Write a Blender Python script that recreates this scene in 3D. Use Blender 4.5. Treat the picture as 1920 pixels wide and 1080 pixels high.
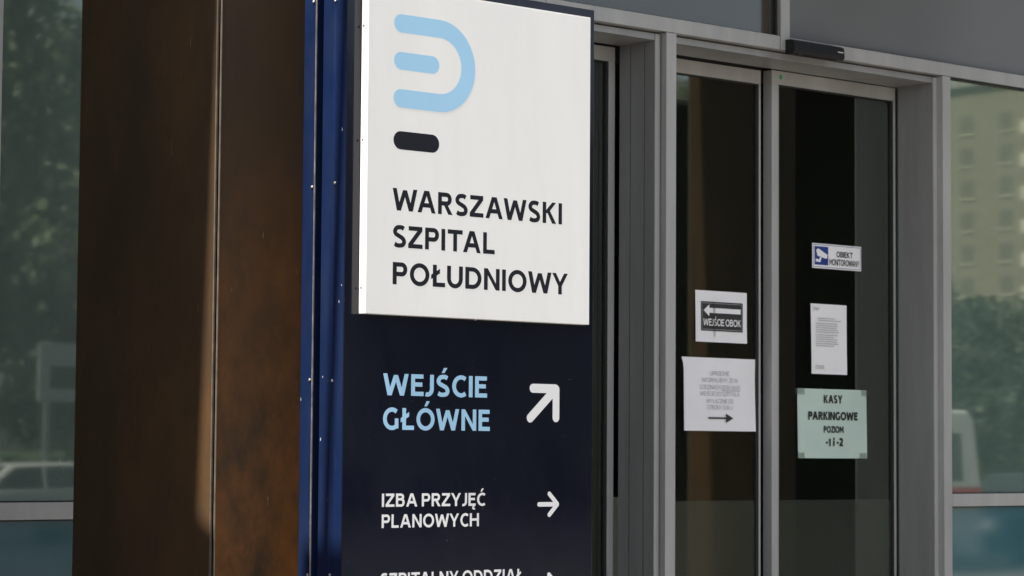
import bpy, bmesh, math, random
from mathutils import Vector, Matrix
R = math.radians
rnd = random.Random(7)
for o in list(bpy.data.objects):
    bpy.data.objects.remove(o)
scene = bpy.context.scene
COL = scene.collection

# ---------------------------------------------------------------- camera
cam_d = bpy.data.cameras.new('camera')
cam_d.sensor_width = 36.0
cam_d.lens = 4700.0 / 1920.0 * 36.0
cam_d.clip_start = 0.1
cam_d.clip_end = 3000
cam_d.dof.use_dof = True
cam_d.dof.focus_distance = 7.0
cam_d.dof.aperture_fstop = 13.0
cam = bpy.data.objects.new('camera', cam_d)
COL.objects.link(cam)
yaw, pitch, roll = R(40.5989), R(3.7105), R(0.39277)
fw = Vector((math.sin(yaw) * math.cos(pitch), math.cos(yaw) * math.cos(pitch), math.sin(pitch)))
rt = Vector((math.cos(yaw), -math.sin(yaw), 0))
up = rt.cross(fw)
r2 = math.cos(roll) * rt + math.sin(roll) * up
u2 = -math.sin(roll) * rt + math.cos(roll) * up
m3 = Matrix((r2, u2, -fw)).transposed()
cam.matrix_world = Matrix.Translation((0, 0, 1.6)) @ m3.to_4x4()
scene.camera = cam

# ---------------------------------------------------------------- light
SUN_TO = Vector((-0.72, -0.04, 1.0)).normalized()
w = bpy.data.worlds.new("World")
scene.world = w
w.use_nodes = True
nt = w.node_tree
for n in list(nt.nodes):
    nt.nodes.remove(n)
sky = nt.nodes.new('ShaderNodeTexSky')
sky.sky_type = 'NISHITA'
sky.sun_disc = False
sky.sun_elevation = math.asin(SUN_TO.z)
sky.sun_rotation = math.atan2(SUN_TO.x, SUN_TO.y)
sky.air_density = 1.2
sky.dust_density = 2.5
bg = nt.nodes.new('ShaderNodeBackground')
bg.inputs['Strength'].default_value = 0.105
wo = nt.nodes.new('ShaderNodeOutputWorld')
hs = nt.nodes.new('ShaderNodeHueSaturation')      # thin summer haze: a paler blue
hs.inputs['Saturation'].default_value = 0.6
nt.links.new(sky.outputs[0], hs.inputs['Color'])
nt.links.new(hs.outputs[0], bg.inputs[0])
nt.links.new(bg.outputs[0], wo.inputs[0])
sd = bpy.data.lights.new('sun', 'SUN')
sd.energy = 5.0
sd.angle = R(0.8)
sd.color = (1.0, 0.93, 0.82)
sun = bpy.data.objects.new('sun', sd)
COL.objects.link(sun)
sun.rotation_euler = SUN_TO.to_track_quat('Z', 'Y').to_euler()
scene.view_settings.view_transform = 'Standard'
scene.view_settings.look = 'None'
scene.view_settings.exposure = 1.2
scene.view_settings.gamma = 1
scene.cycles.max_bounces = 8
scene.cycles.glossy_bounces = 5
scene.cycles.transparent_max_bounces = 12
scene.cycles.caustics_reflective = False
scene.cycles.caustics_refractive = False
scene.cycles.use_denoising = True


# ---------------------------------------------------------------- materials
class NT:
    def __init__(self, name):
        self.m = bpy.data.materials.new(name)
        self.m.use_nodes = True
        self.t = self.m.node_tree
        self.b = self.t.nodes['Principled BSDF']
        self.out = self.t.nodes['Material Output']

    def n(self, typ, **kw):
        nd = self.t.nodes.new(typ)
        for k, v in kw.items():
            setattr(nd, k, v)
        return nd

    def l(self, a, b):
        self.t.links.new(a, b)

    def obj(self, scale=(1, 1, 1)):
        tc = self.n('ShaderNodeTexCoord')
        mp = self.n('ShaderNodeMapping')
        mp.inputs['Scale'].default_value = scale
        self.l(tc.outputs['Object'], mp.inputs['Vector'])
        return mp.outputs['Vector']

    def noise(self, scale, detail=6, rough=.6, vec=None):
        nd = self.n('ShaderNodeTexNoise')
        nd.inputs['Scale'].default_value = scale
        nd.inputs['Detail'].default_value = detail
        nd.inputs['Roughness'].default_value = rough
        if vec is not None:
            self.l(vec, nd.inputs['Vector'])
        return nd.outputs['Fac']

    def ramp(self, fac, stops):
        nd = self.n('ShaderNodeValToRGB')
        e = nd.color_ramp.elements
        while len(e) < len(stops):
            e.new(0.5)
        for i, (p, c) in enumerate(stops):
            e[i].position = p
            e[i].color = (*c, 1) if len(c) == 3 else c
        self.l(fac, nd.inputs[0])
        return nd.outputs[0]

    def mix(self, fac, a, b, mode='MIX'):
        nd = self.n('ShaderNodeMix', data_type='RGBA', blend_type=mode)
        for sock, v in ((nd.inputs[0], fac), (nd.inputs[6], a), (nd.inputs[7], b)):
            if hasattr(v, 'is_linked'):
                self.l(v, sock)
            elif isinstance(v, (int, float)):
                sock.default_value = v
            else:
                sock.default_value = (*v, 1)
        return nd.outputs[2]

    def bump(self, h, strength=.2, dist=.01):
        nd = self.n('ShaderNodeBump')
        nd.inputs['Strength'].default_value = strength
        nd.inputs['Distance'].default_value = dist
        self.l(h, nd.inputs['Height'])
        self.l(nd.outputs[0], self.b.inputs['Normal'])

    def set(self, **kw):
        for k, v in kw.items():
            s = self.b.inputs[k.replace('_', ' ')]
            if hasattr(v, 'is_linked'):
                self.l(v, s)
            elif isinstance(v, tuple):
                s.default_value = (*v, 1)
            else:
                s.default_value = v
        return self


def plain(name, c, rough=.5, var=.08, scale=6, metal=0, spec=.5, bump=0, stretch=(1, 1, 1)):
    t = NT(name)
    v = t.obj(stretch)
    f = t.noise(scale, 5, .6, v)
    lo = tuple(x * (1 - var) for x in c)
    hi = tuple(min(1, x * (1 + var)) for x in c)
    t.set(Base_Color=t.ramp(f, [(.3, lo), (.7, hi)]), Roughness=rough, Metallic=metal, Specular_IOR_Level=spec)
    if bump:
        t.bump(t.noise(scale * 20, 3, .6, v), bump, .004)
    return t.m


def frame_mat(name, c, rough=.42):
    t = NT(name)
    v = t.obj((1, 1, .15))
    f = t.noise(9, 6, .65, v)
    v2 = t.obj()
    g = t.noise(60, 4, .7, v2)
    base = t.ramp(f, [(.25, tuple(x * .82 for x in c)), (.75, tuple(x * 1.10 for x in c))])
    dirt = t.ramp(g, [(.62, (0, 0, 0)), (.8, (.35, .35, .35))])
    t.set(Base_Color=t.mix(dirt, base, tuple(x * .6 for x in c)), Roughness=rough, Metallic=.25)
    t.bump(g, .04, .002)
    return t.m


def copper_mat(name, warmth):
    t = NT(name)
    v = t.obj((1, 1, .55))
    a = t.noise(2.2, 8, .62, v)
    v2 = t.obj((1, 1, .5))
    b = t.noise(7.5, 8, .7, v2)
    dk = 1 - .42 * warmth
    c = t.ramp(a, [(.32, (.042 * dk, .0285 * dk, .018 * dk)), (.5, (.062 * dk, .040 * dk, .023 * dk)), (.62, (.078 * dk, .046 * dk, .024 * dk)), (.75, (.086 + .03 * warmth, .049, .022))])
    c2 = t.mix(t.ramp(b, [(.42, (0, 0, 0)), (.68, (.8, .8, .8))]), c, (.044 * dk, .032 * dk, .022 * dk))
    # patina blotches with warm ground bounce painted in, stronger towards the foot
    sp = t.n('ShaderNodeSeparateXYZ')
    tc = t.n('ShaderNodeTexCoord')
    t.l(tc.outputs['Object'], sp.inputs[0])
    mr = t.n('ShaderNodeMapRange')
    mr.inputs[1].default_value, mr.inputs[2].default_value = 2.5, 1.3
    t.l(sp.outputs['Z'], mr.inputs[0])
    pn = t.ramp(t.noise(4.6, 9, .72, t.obj((1, 1, .6))), [(.34, (0, 0, 0)), (.66, (warmth,) * 3)])
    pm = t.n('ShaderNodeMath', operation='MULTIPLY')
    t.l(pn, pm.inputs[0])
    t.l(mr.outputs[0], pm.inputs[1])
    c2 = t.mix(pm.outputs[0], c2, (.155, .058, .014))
    # fine vertical scratches and pale flecks
    v3 = t.obj((14, 14, 1.1))
    s = t.noise(9, 3, .5, v3)
    c3 = t.mix(t.ramp(s, [(.735, (0, 0, 0)), (.75, (.55, .55, .55))]), c2, (.30, .2, .12))
    t.set(Base_Color=c3, Roughness=t.ramp(b, [(.3, (.30,) * 3), (.7, (.5,) * 3)]), Metallic=.0, Specular_IOR_Level=.12)
    g = t.noise(45, 5, .6, t.obj())
    t.bump(g, .06, .003)
    return t.m


def chipped_paint(name, c, rough, chips=True, spec=.5):
    t = NT(name)
    v = t.obj((1, 1, .5))
    f = t.noise(4, 6, .6, v)
    base = t.ramp(f, [(.3, tuple(x * .82 for x in c)), (.7, tuple(x * 1.15 for x in c))])
    if chips:
        p = t.noise(75, 2, .5, t.obj((1, 1, .6)))
        q = t.noise(6, 3, .6, t.obj())
        pm = t.ramp(p, [(.75, (0, 0, 0)), (.765, (1, 1, 1))])
        qm = t.ramp(q, [(.5, (0, 0, 0)), (.6, (1, 1, 1))])
        base = t.mix(t.mix(1.0, pm, qm, 'MULTIPLY'), base, (.55, .55, .58))
        d = t.noise(26, 6, .75, t.obj((1, 1, .12)))
        base = t.mix(t.ramp(d, [(.62, (0, 0, 0)), (.85, (.2, .2, .2))]), base, (.15, .17, .23))
    else:
        p = t.noise(90, 2, .5, t.obj())
        base = t.mix(t.ramp(p, [(.765, (0, 0, 0)), (.78, (.7, .7, .7))]), base, (.12, .12, .13))
    rn = t.noise(7, 6, .7, t.obj((1, 1, .5)))
    t.set(Base_Color=base, Roughness=t.ramp(rn, [(.3, (rough * .7,) * 3), (.7, (rough * 1.5,) * 3)]), Specular_IOR_Level=spec)
    t.bump(t.noise(5, 3, .5, t.obj((1, 1, .3))), .10, .01)
    return t.m


def glass_mat(name, tint, refl, refl_col=(1, 1, 1), rough=0.0, wave=.0, gain=1.6, veil=0.0, veil_col=(.4, .4, .4)):
    t = NT(name)
    t.t.nodes.remove(t.b)
    tr = t.n('ShaderNodeBsdfTransparent')
    tr.inputs[0].default_value = (*tint, 1)
    gl = t.n('ShaderNodeBsdfGlossy')
    gl.inputs['Color'].default_value = (*refl_col, 1)
    gl.inputs['Roughness'].default_value = rough
    fr = t.n('ShaderNodeFresnel')
    fr.inputs[0].default_value = 1.5
    mx = t.n('ShaderNodeMixShader')
    mt = t.n('ShaderNodeMath', operation='MULTIPLY_ADD')
    mt.inputs[1].default_value = gain
    mt.inputs[2].default_value = refl
    mt.use_clamp = True
    t.l(fr.outputs[0], mt.inputs[0])
    t.l(mt.outputs[0], mx.inputs[0])
    t.l(tr.outputs[0], mx.inputs[1])
    t.l(gl.outputs[0], mx.inputs[2])
    if wave:
        b = t.n('ShaderNodeBump')
        b.inputs['Strength'].default_value = wave
        b.inputs['Distance'].default_value = .002
        t.l(t.noise(1.3, 1, .4, t.obj()), b.inputs['Height'])
        t.l(b.outputs[0], gl.inputs['Normal'])
    res = mx
    if veil:                                         # pale veil over the pane, haze painted into its colour
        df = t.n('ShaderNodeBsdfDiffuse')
        df.inputs[0].default_value = (*veil_col, 1)
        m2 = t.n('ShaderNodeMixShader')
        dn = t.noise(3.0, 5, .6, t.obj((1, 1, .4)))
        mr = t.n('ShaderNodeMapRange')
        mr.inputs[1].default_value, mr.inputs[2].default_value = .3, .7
        mr.inputs[3].default_value, mr.inputs[4].default_value = veil * .8, veil * 1.2
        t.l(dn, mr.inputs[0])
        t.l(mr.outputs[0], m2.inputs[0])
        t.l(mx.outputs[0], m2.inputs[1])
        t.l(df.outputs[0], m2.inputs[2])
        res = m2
    t.l(res.outputs[0], t.out.inputs[0])
    return t.m


M = {}
M['alu'] = frame_mat('grey_aluminium', (.445, .44, .44))
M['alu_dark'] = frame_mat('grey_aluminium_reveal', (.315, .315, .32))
M['gasket'] = plain('black_gasket', (.012, .012, .013), .6)
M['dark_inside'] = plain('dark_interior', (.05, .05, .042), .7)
M['dark_frame'] = plain('dark_inner_frame', (.022, .022, .02), .5)
M['copper'] = copper_mat('patinated_copper', .12)
M['copper_warm'] = copper_mat('warm_lit_patinated_copper', 1.0)
M['copper_edge'] = plain('bare_metal_edge', (.20, .165, .13), .4, .3, 20, metal=.5)
M['navy'] = chipped_paint('navy_gloss_panel', (.0048, .0060, .0145), .10, False, .4)
M['blue'] = chipped_paint('blue_painted_sheet', (.0042, .0120, .046), .42, True, .25)
M['slot'] = plain('dark_slot', (.004, .0045, .006), .5)
M['raw_edge'] = plain('raw_sheet_edge', (.35, .32, .31), .45, .4, 30, metal=.4)
M['white'] = plain('white_sign_sheet', (.775, .77, .755), .35, .03, 3, bump=.01, stretch=(2.5, 1, .5))
M['ink'] = plain('dark_lettering', (.008, .009, .015), .5, spec=.2)
M['sky_blue'] = plain('light_blue_vinyl', (.33, .57, .78), .4, .02)
M['pale_vinyl'] = plain('pale_vinyl', (.78, .78, .78), .4, .02)
M['screw'] = plain('zinc_screw', (.4, .4, .4), .3, .1, 40, metal=.6)
M['dark_screw'] = plain('dark_screw_head', (.1, .1, .1), .4)
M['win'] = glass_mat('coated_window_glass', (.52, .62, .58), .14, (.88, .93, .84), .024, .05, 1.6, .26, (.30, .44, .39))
M['win_veiled'] = glass_mat('veiled_window_glass', (.52, .62, .58), .05, (.92, .96, .88), .022, .05, 1.9, .30, (.31, .42, .37))  # left panes carry more of the painted haze
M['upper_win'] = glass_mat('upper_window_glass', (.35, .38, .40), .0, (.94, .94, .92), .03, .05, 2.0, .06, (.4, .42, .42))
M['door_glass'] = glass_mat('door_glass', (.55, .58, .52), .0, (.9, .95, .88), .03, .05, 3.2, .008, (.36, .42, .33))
M['low_veil'] = glass_mat('low_door_veil', (.93, .94, .92), .0, (.9, .95, .88), .2, 0, 0.1, .034, (.40, .46, .38))
M['spandrel'] = plain('teal_spandrel_glass', (.042, .135, .155), .05, .1, 3, spec=.9)
M['grey_panel'] = plain('grey_enamel_panel', (.15, .155, .165), .28, .04, 2, spec=.45)
M['soffit'] = plain('grey_soffit', (.45, .46, .48), .6)
M['conc'] = plain('concrete', (.32, .31, .29), .85, .15, 4, bump=.15)
M['inner_wall'] = plain('interior_wall', (.30, .40, .38), .8)
M['inner_floor'] = plain('interior_floor', (.22, .24, .22), .6)
M['inner_pale'] = plain('pale_inner_panel', (.62, .68, .60), .6)
M['blind'] = plain('pale_blind', (.30, .42, .40), .8, .1, 3, stretch=(8, 1, .1))
M['paper'] = plain('white_paper', (.88, .87, .90), .7, .03, 8)
M['green_paper'] = plain('pale_green_paper', (.53, .665, .60), .6, .05, 7)
M['paper_ink'] = plain('printer_ink', (.02, .02, .022), .5)
M['grey_ink'] = plain('grey_print', (.40, .40, .42), .6)
M['fine_ink'] = plain('fine_grey_print', (.48, .48, .50), .6)
M['black_print'] = plain('black_print_panel', (.035, .035, .037), .35, .2, 30)
M['sticker_blue'] = plain('blue_sticker_print', (.02, .05, .26), .35)
M['tape'] = glass_mat('clear_tape', (.92, .92, .89), .03, (1, 1, 1), .25, 0, 1.0)
M['black_plastic'] = plain('black_plastic', (.010, .010, .012), .45, spec=.3)
M['green_dot'] = plain('green_sticker', (.02, .33, .11), .5)
M['light_line'] = plain('pale_print', (.5, .5, .5), .5)
M['leaf'] = plain('tree_leaves', (.105, .130, .060), .55, .55, 3)
M['leaf2'] = plain('hedge_leaves', (.040, .062, .030), .55, .5, 3)
M['bark'] = plain('bark', (.12, .09, .065), .9, .3, 9, bump=.4)
M['render'] = plain('beige_render', (.26, .235, .18), .85, .08, .4)
M['render2'] = plain('pale_render', (.62, .57, .46), .85, .08, .4)
M['dkglass'] = plain('dark_pane', (.03, .035, .04), .08)
M['far_pane'] = plain('curtained_pane', (.17, .16, .125), .3)
M['carw'] = plain('white_car_paint', (.75, .75, .74), .18, .02, spec=.6)
M['card'] = plain('dark_car_paint', (.03, .04, .05), .15, .05, spec=.6)
M['cars'] = plain('silver_car_paint', (.42, .44, .46), .22, .03, metal=.5)
M['red'] = plain('red_stripe', (.55, .03, .02), .35)
M['yellow'] = plain('yellow_stripe', (.65, .45, .02), .35)
M['tyre'] = plain('tyre_rubber', (.02, .02, .02), .8)
M['rim'] = plain('alloy_rim', (.45, .45, .46), .3, metal=.7)
M['lamp'] = plain('lamp_glass', (.7, .7, .68), .1)
M['steel'] = plain('galvanised_steel', (.38, .39, .40), .45, .1, 8, metal=.4)


def paving():
    t = NT('paving_slabs')
    tc = t.n('ShaderNodeTexCoord')
    br = t.n('ShaderNodeTexBrick')
    br.inputs['Scale'].default_value = 2.0
    br.inputs['Color1'].default_value = (.36, .335, .305, 1)
    br.inputs['Color2'].default_value = (.31, .29, .265, 1)
    br.inputs['Mortar'].default_value = (.2, .19, .17, 1)
    br.inputs['Mortar Size'].default_value = .012
    t.l(tc.outputs['Object'], br.inputs['Vector'])
    n = t.noise(8, 6, .7, t.obj())
    t.set(Base_Color=t.mix(t.ramp(n, [(.3, (0, 0, 0)), (.7, (.5, .5, .5))]), br.outputs[0], (.26, .245, .225)), Roughness=.85)
    return t.m


M['paving'] = paving()
M['asphalt'] = plain('asphalt', (.055, .055, .057), .9, .25, 30, bump=.3)
M['grass'] = plain('grass', (.05, .09, .025), .9, .4, 5)


# ---------------------------------------------------------------- mesh helpers
class MB:
    def __init__(self):
        self.v, self.f, self.mi, self.mats = [], [], [], []

    def _m(self, m):
        if m not in self.mats:
            self.mats.append(m)
        return self.mats.index(m)

    def face(self, pts, m=None):
        b = len(self.v)
        self.v += [tuple(p) for p in pts]
        self.f.append(list(range(b, b + len(pts))))
        self.mi.append(self._m(m))

    def box(self, x0, x1, y0, y1, z0, z1, m=None, ch=0.0):
        if ch:
            bm = bmesh.new()
            bmesh.ops.create_cube(bm, size=1)
            for v in bm.verts:
                v.co = Vector(((x0 + x1) / 2 + v.co.x * (x1 - x0), (y0 + y1) / 2 + v.co.y * (y1 - y0), (z0 + z1) / 2 + v.co.z * (z1 - z0)))
            bmesh.ops.bevel(bm, geom=list(bm.edges), offset=ch, segments=2, profile=.5, affect='EDGES')
            self.bm(bm, m)
            bm.free()
            return
        p = [(x, y, z) for z in (z0, z1) for y in (y0, y1) for x in (x0, x1)]
        b = len(self.v)
        self.v += p
        for q in ((0, 2, 3, 1), (4, 5, 7, 6), (0, 1, 5, 4), (2, 6, 7, 3), (0, 4, 6, 2), (1, 3, 7, 5)):
            self.f.append([b + i for i in q])
            self.mi.append(self._m(m))

    def bm(self, bm, m=None):
        b = len(self.v)
        bm.verts.index_update()
        self.v += [tuple(v.co) for v in bm.verts]
        for f in bm.faces:
            self.f.append([b + v.index for v in f.verts])
            self.mi.append(self._m(m))

    def tube(self, path, r, m=None, n=10, cap=True):
        rings = []
        path = [Vector(p) for p in path]
        rs = r if isinstance(r, (list, tuple)) else [r] * len(path)
        for i, p in enumerate(path):
            d = (path[min(i + 1, len(path) - 1)] - path[max(i - 1, 0)]).normalized()
            a = d.orthogonal().normalized() if abs(d.z) < .9 else Vector((1, 0, 0))
            a = (a - d * a.dot(d)).normalized()
            c = d.cross(a)
            b = len(self.v)
            for k in range(n):
                t = 2 * math.pi * k / n
                self.v.append(tuple(p + (a * math.cos(t) + c * math.sin(t)) * rs[i]))
            rings.append(b)
        for i in range(len(rings) - 1):
            for k in range(n):
                k2 = (k + 1) % n
                self.f.append([rings[i] + k, rings[i] + k2, rings[i + 1] + k2, rings[i + 1] + k])
                self.mi.append(self._m(m))
        if cap:
            self.f.append([rings[0] + k for k in range(n)][::-1])
            self.mi.append(self._m(m))
            self.f.append([rings[-1] + k for k in range(n)])
            self.mi.append(self._m(m))

    def prism(self, poly, y0, y1, m=None):
        """poly: list of (x,z) extruded along y"""
        n = len(poly)
        b = len(self.v)
        self.v += [(x, y0, z) for x, z in poly] + [(x, y1, z) for x, z in poly]
        self.f.append([b + i for i in range(n)])
        self.mi.append(self._m(m))
        self.f.append([b + n + i for i in range(n)][::-1])
        self.mi.append(self._m(m))
        for i in range(n):
            j = (i + 1) % n
            self.f.append([b + i, b + n + i, b + n + j, b + j])
            self.mi.append(self._m(m))

    def build(self, name, mat=None, parent=None, smooth=False, fix=True):
        me = bpy.data.meshes.new(name)
        org = Vector((0, 0, 0))
        if parent is not None:
            org = world_loc(parent)
        elif self.v and fix:
            xs, ys, zs = zip(*self.v)
            org = Vector(((min(xs) + max(xs)) / 2, (min(ys) + max(ys)) / 2, min(zs)))
        me.from_pydata([tuple(Vector(p) - org) for p in self.v], [], self.f)
        mats = [mat if k is None else M[k] for k in self.mats]
        for k in mats:
            me.materials.append(k)
        for p, i in zip(me.polygons, self.mi):
            p.material_index = i
            p.use_smooth = smooth
        bm = bmesh.new()
        bm.from_mesh(me)
        if fix:
            bmesh.ops.recalc_face_normals(bm, faces=bm.faces)
        bm.to_mesh(me)
        bm.free()
        o = bpy.data.objects.new(name, me)
        COL.objects.link(o)
        if parent is not None:
            o.parent = parent
        else:
            o.location = org
        return o


def world_loc(o):
    p = Vector(o.location)
    while o.parent is not None:
        o = o.parent
        p += Vector(o.location)
    return p


def thing(name, label, cat, loc=(0, 0, 0), group=None):
    o = bpy.data.objects.new(name, None)
    o.empty_display_size = .2
    COL.objects.link(o)
    o.location = loc
    o['label'] = label
    o['category'] = cat
    if group:
        o['group'] = group
    return o


def tag(o, label, cat, group=None):
    o['label'] = label
    o['category'] = cat
    if group:
        o['group'] = group
    return o


def struct(o):
    o['kind'] = 'structure'
    return o


class Pieces(MB):
    """like MB, but every box becomes a part of its own"""
    def box(self, *a, **k):
        self.__dict__.setdefault('pc', []).append((a, k))

    def build(self, name, mat=None, parent=None, **kw):
        for a, k in self.pc:
            m = MB()
            m.box(*a, **k)
            o = m.build(name, mat, parent)
        return o


def part(name, mat, parent, *boxes, ch=0.0):
    if len(boxes) > 1:
        first = None
        for b in boxes:
            o = part(name, mat, parent, b, ch=ch)
            first = first or o
        return first

    mb = MB()
    for b in boxes:
        mb.box(*b, ch=ch)
    return mb.build(name, mat, parent)


def copy_tree(o, parent=None):
    c = o.copy()
    COL.objects.link(c)
    c.parent = parent
    for ch in list(o.children):
        copy_tree(ch, c)
    return c


# ---------------------------------------------------------------- lettering (own stroke alphabet, cap height 1)
def stroke(path, w, round_caps=False):
    """ribbon along a polyline with mitred joins; w may be (horizontal weight, vertical-stem weight)"""
    n = len(path)
    L, Rr = [], []
    for i in range(n):
        a = Vector(path[max(i - 1, 0)])
        b = Vector(path[min(i + 1, n - 1)])
        p = Vector(path[i])
        d = (b - a).normalized()
        if 0 < i < n - 1:
            d1 = (p - a).normalized()
            d2 = (b - p).normalized()
            nn = Vector((-(d1 + d2).y, (d1 + d2).x))
            nn.normalize()
            k = 1 / max(.35, nn.dot(Vector((-d1.y, d1.x))))
        else:
            nn = Vector((-d.y, d.x))
            k = 1
        if isinstance(w, tuple):
            ww = math.hypot(w[0] * nn.y, w[1] * nn.x)
        else:
            ww = w
        L.append(p + nn * ww / 2 * k)
        Rr.append(p - nn * ww / 2 * k)
    out = [[L[i], L[i + 1], Rr[i + 1], Rr[i]] for i in range(n - 1)]
    if round_caps:
        for p, q in ((path[0], path[1]), (path[-1], path[-2])):
            p, q = Vector(p), Vector(q)
            d = (p - q).normalized()
            nn = Vector((-d.y, d.x))
            out.append([p + (nn * math.cos(t) + d * math.sin(t)) * w / 2 for t in [math.pi * k / 12 for k in range(13)]])
    return out


def earc(cx, cy, rx, ry, a0, a1, n=22):
    return [(cx + rx * math.cos(R(a0 + (a1 - a0) * i / n)), cy + ry * math.sin(R(a0 + (a1 - a0) * i / n))) for i in range(n + 1)]


def crom(pts, sub=6):
    P = [Vector(p) for p in pts]
    P = [P[0] * 2 - P[1]] + P + [P[-1] * 2 - P[-2]]
    out = []
    for i in range(1, len(P) - 2):
        for k in range(sub):
            t = k / sub
            a, b, c, d = P[i - 1:i + 3]
            out.append(.5 * ((2 * b) + (c - a) * t + (2 * a - 5 * b + 4 * c - d) * t * t + (3 * b - a - 3 * c + d) * t ** 3))
    out.append(P[-2])
    return [tuple(p) for p in out]


def rect(x0, y0, x1, y1):
    return [[(x0, y0), (x1, y0), (x1, y1), (x0, y1)]]


def diag(xa, ya, xb, yb, w):
    """slanted stem cut horizontally; w = horizontal width"""
    return [[(xa - w / 2, ya), (xa + w / 2, ya), (xb + w / 2, yb), (xb - w / 2, yb)]]


def glyph(c, s):
    h = s * .86
    dw = s * 1.04
    acc = {'Ś': 'S', 'Ó': 'O', 'Ć': 'C', 'Ń': 'N'}
    if c in acc:
        W, g = glyph(acc[c], s)
        m = W * .52
        return W, g + [[(m - .10, 1.10), (m + .06, 1.10), (m + .24, 1.34), (m + .03, 1.34)]]
    if c == 'Ż':
        W, g = glyph('Z', s)
        return W, g + rect(W / 2 - s / 2, 1.12, W / 2 + s / 2, 1.12 + s)
    if c in 'ĘĄ':
        W, g = glyph('E' if c == 'Ę' else 'A', s)
        x = W - s * .5
        return W, g + stroke(crom([(x - .02, .02), (x - .17, -.10), (x - .16, -.2), (x - .04, -.23), (x + .04, -.2)]), s * .62)
    if c == 'Ł':
        W, g = glyph('L', s)
        return W + .10, [[(x + .10, y) for x, y in q] for q in g] + [[(0, .33), (0, .33 + h * 1.05), (.52, .62 + h * 1.05), (.52, .62)]]
    if c == 'I':
        return s, rect(0, 0, s, 1)
    if c == 'L':
        return .73, rect(0, 0, s, 1) + rect(s, 0, .73, h)
    if c == 'T':
        return .92, rect(.46 - s / 2, 0, .46 + s / 2, 1 - h) + rect(0, 1 - h, .92, 1)
    if c == 'E':
        return .74, rect(0, 0, s, 1) + rect(s, 0, .74, h) + rect(s, 1 - h, .72, 1) + rect(s, .53 - h / 2, .66, .53 + h / 2)
    if c == 'F':
        return .70, rect(0, 0, s, 1) + rect(s, 1 - h, .70, 1) + rect(s, .51 - h / 2, .63, .51 + h / 2)
    if c == 'H':
        return .97, rect(0, 0, s, 1) + rect(.97 - s, 0, .97, 1) + rect(s, .52 - h / 2, .97 - s, .52 + h / 2)
    if c == 'Z':
        return .86, rect(0, 0, .86, h) + rect(.02, 1 - h, .84, 1) + [[(0, h), (1.28 * s, h), (.84, 1 - h), (.84 - 1.28 * s, 1 - h)]]
    if c == 'N':
        W = .96
        return W, rect(0, 0, s, 1) + rect(W - s, 0, W, 1) + [[(s, 1), (s, 1 - dw * 1.32), (W - s, 0), (W - s, dw * 1.32)]]
    if c == 'M':
        W = 1.18
        return W, rect(0, 0, s * .95, 1) + rect(W - s * .95, 0, W, 1) + [[(s * .95, 1), (s * .95, 1 - dw * 1.32), (W / 2, .16), (W / 2, .16 + dw * 1.32)],
                                                                         [(W - s * .95, 1), (W / 2, .16 + dw * 1.32), (W / 2, .16), (W - s * .95, 1 - dw * 1.32)]]
    if c == 'W':
        W = 1.48
        a, b = dw / 2, W / 4 + .01
        return W, diag(a, 1, b, 0, dw) + diag(W / 2, .94, b, 0, dw) + diag(W / 2, .94, W - b, 0, dw) + diag(W - a, 1, W - b, 0, dw)
    if c == 'A':
        W = 1.10
        return W, diag(dw / 2, 0, W / 2 - .03, 1, dw) + diag(W - dw / 2, 0, W / 2 + .03, 1, dw) + rect(.29, .24, W - .29, .24 + h)
    if c == 'V':
        W = 1.06
        return W, diag(dw / 2, 1, W / 2, 0, dw) + diag(W - dw / 2, 1, W / 2, 0, dw)
    if c == 'Y':
        W = 1.0
        return W, diag(dw / 2, 1, W / 2, .40, dw) + diag(W - dw / 2, 1, W / 2, .40, dw) + rect(W / 2 - s / 2, 0, W / 2 + s / 2, .46)
    if c == 'K':
        W = .90
        return W, rect(0, 0, s, 1) + [[(s, .46), (s, .62), (W - .03 - dw, 1), (W - .02, 1), (s + .16, .50)], [(s + .04, .56), (s + .22, .64), (W, 0), (W - dw * 1.15, 0)]]
    if c in 'PRB':
        W = {'P': .84, 'R': .90, 'B': .86}[c]
        by = {'P': .37, 'R': .40, 'B': .47}[c]
        rr = .84 if c != 'B' else .80
        cy = (1 + by) / 2
        ry = (1 - by) / 2 - h / 2
        p = [(s * .9, 1 - h / 2)] + earc(rr - .32, cy, .32 - s / 2, ry, 90, -90, 16) + [(s * .9, by + h / 2)]
        g = rect(0, 0, s, 1) + stroke(p, (h, s))
        if c == 'R':
            g += [[(.36, by + .03), (.58, by + .05), (W, 0), (W - dw * 1.12, 0)]]
        if c == 'B':
            cy = (by + h) / 2
            ry = (by + h) / 2 - h / 2
            g += stroke([(s * .9, by + h / 2)] + earc(W - .34, cy, .34 - s / 2, ry, 90, -90, 16) + [(s * .9, h / 2)], (h, s))
        return W, g
    if c == 'D':
        W = .98
        p = [(s * .9, 1 - h / 2)] + earc(W - .55, .5, .55 - s / 2, .5 - h / 2, 90, -90, 26) + [(s * .9, h / 2)]
        return W, rect(0, 0, s, 1) + stroke(p, (h, s))
    if c == 'O':
        W = 1.14
        return W, stroke(earc(W / 2, .5, W / 2 - s / 2, .52 - h / 2, 90, 451, 44), (h, s))
    if c == 'C':
        rx = .54
        return .86, stroke(earc(rx, .5, rx - s / 2, .52 - h / 2, 52, 308, 30), (h, s))
    if c == 'G':
        rx = .55
        return .97, stroke(earc(rx, .5, rx - s / 2, .52 - h / 2, 50, 302, 30), (h, s)) + rect(.95 - s, .06, .95, .52)
    if c == 'U':
        W = .94
        r_ = W / 2 - s / 2
        return W, stroke([(s / 2, 1), (s / 2, .42)] + earc(W / 2, .42, r_, .44 - h / 2, 180, 360, 22)[1:] + [(W - s / 2, 1)], (h, s))
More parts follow.
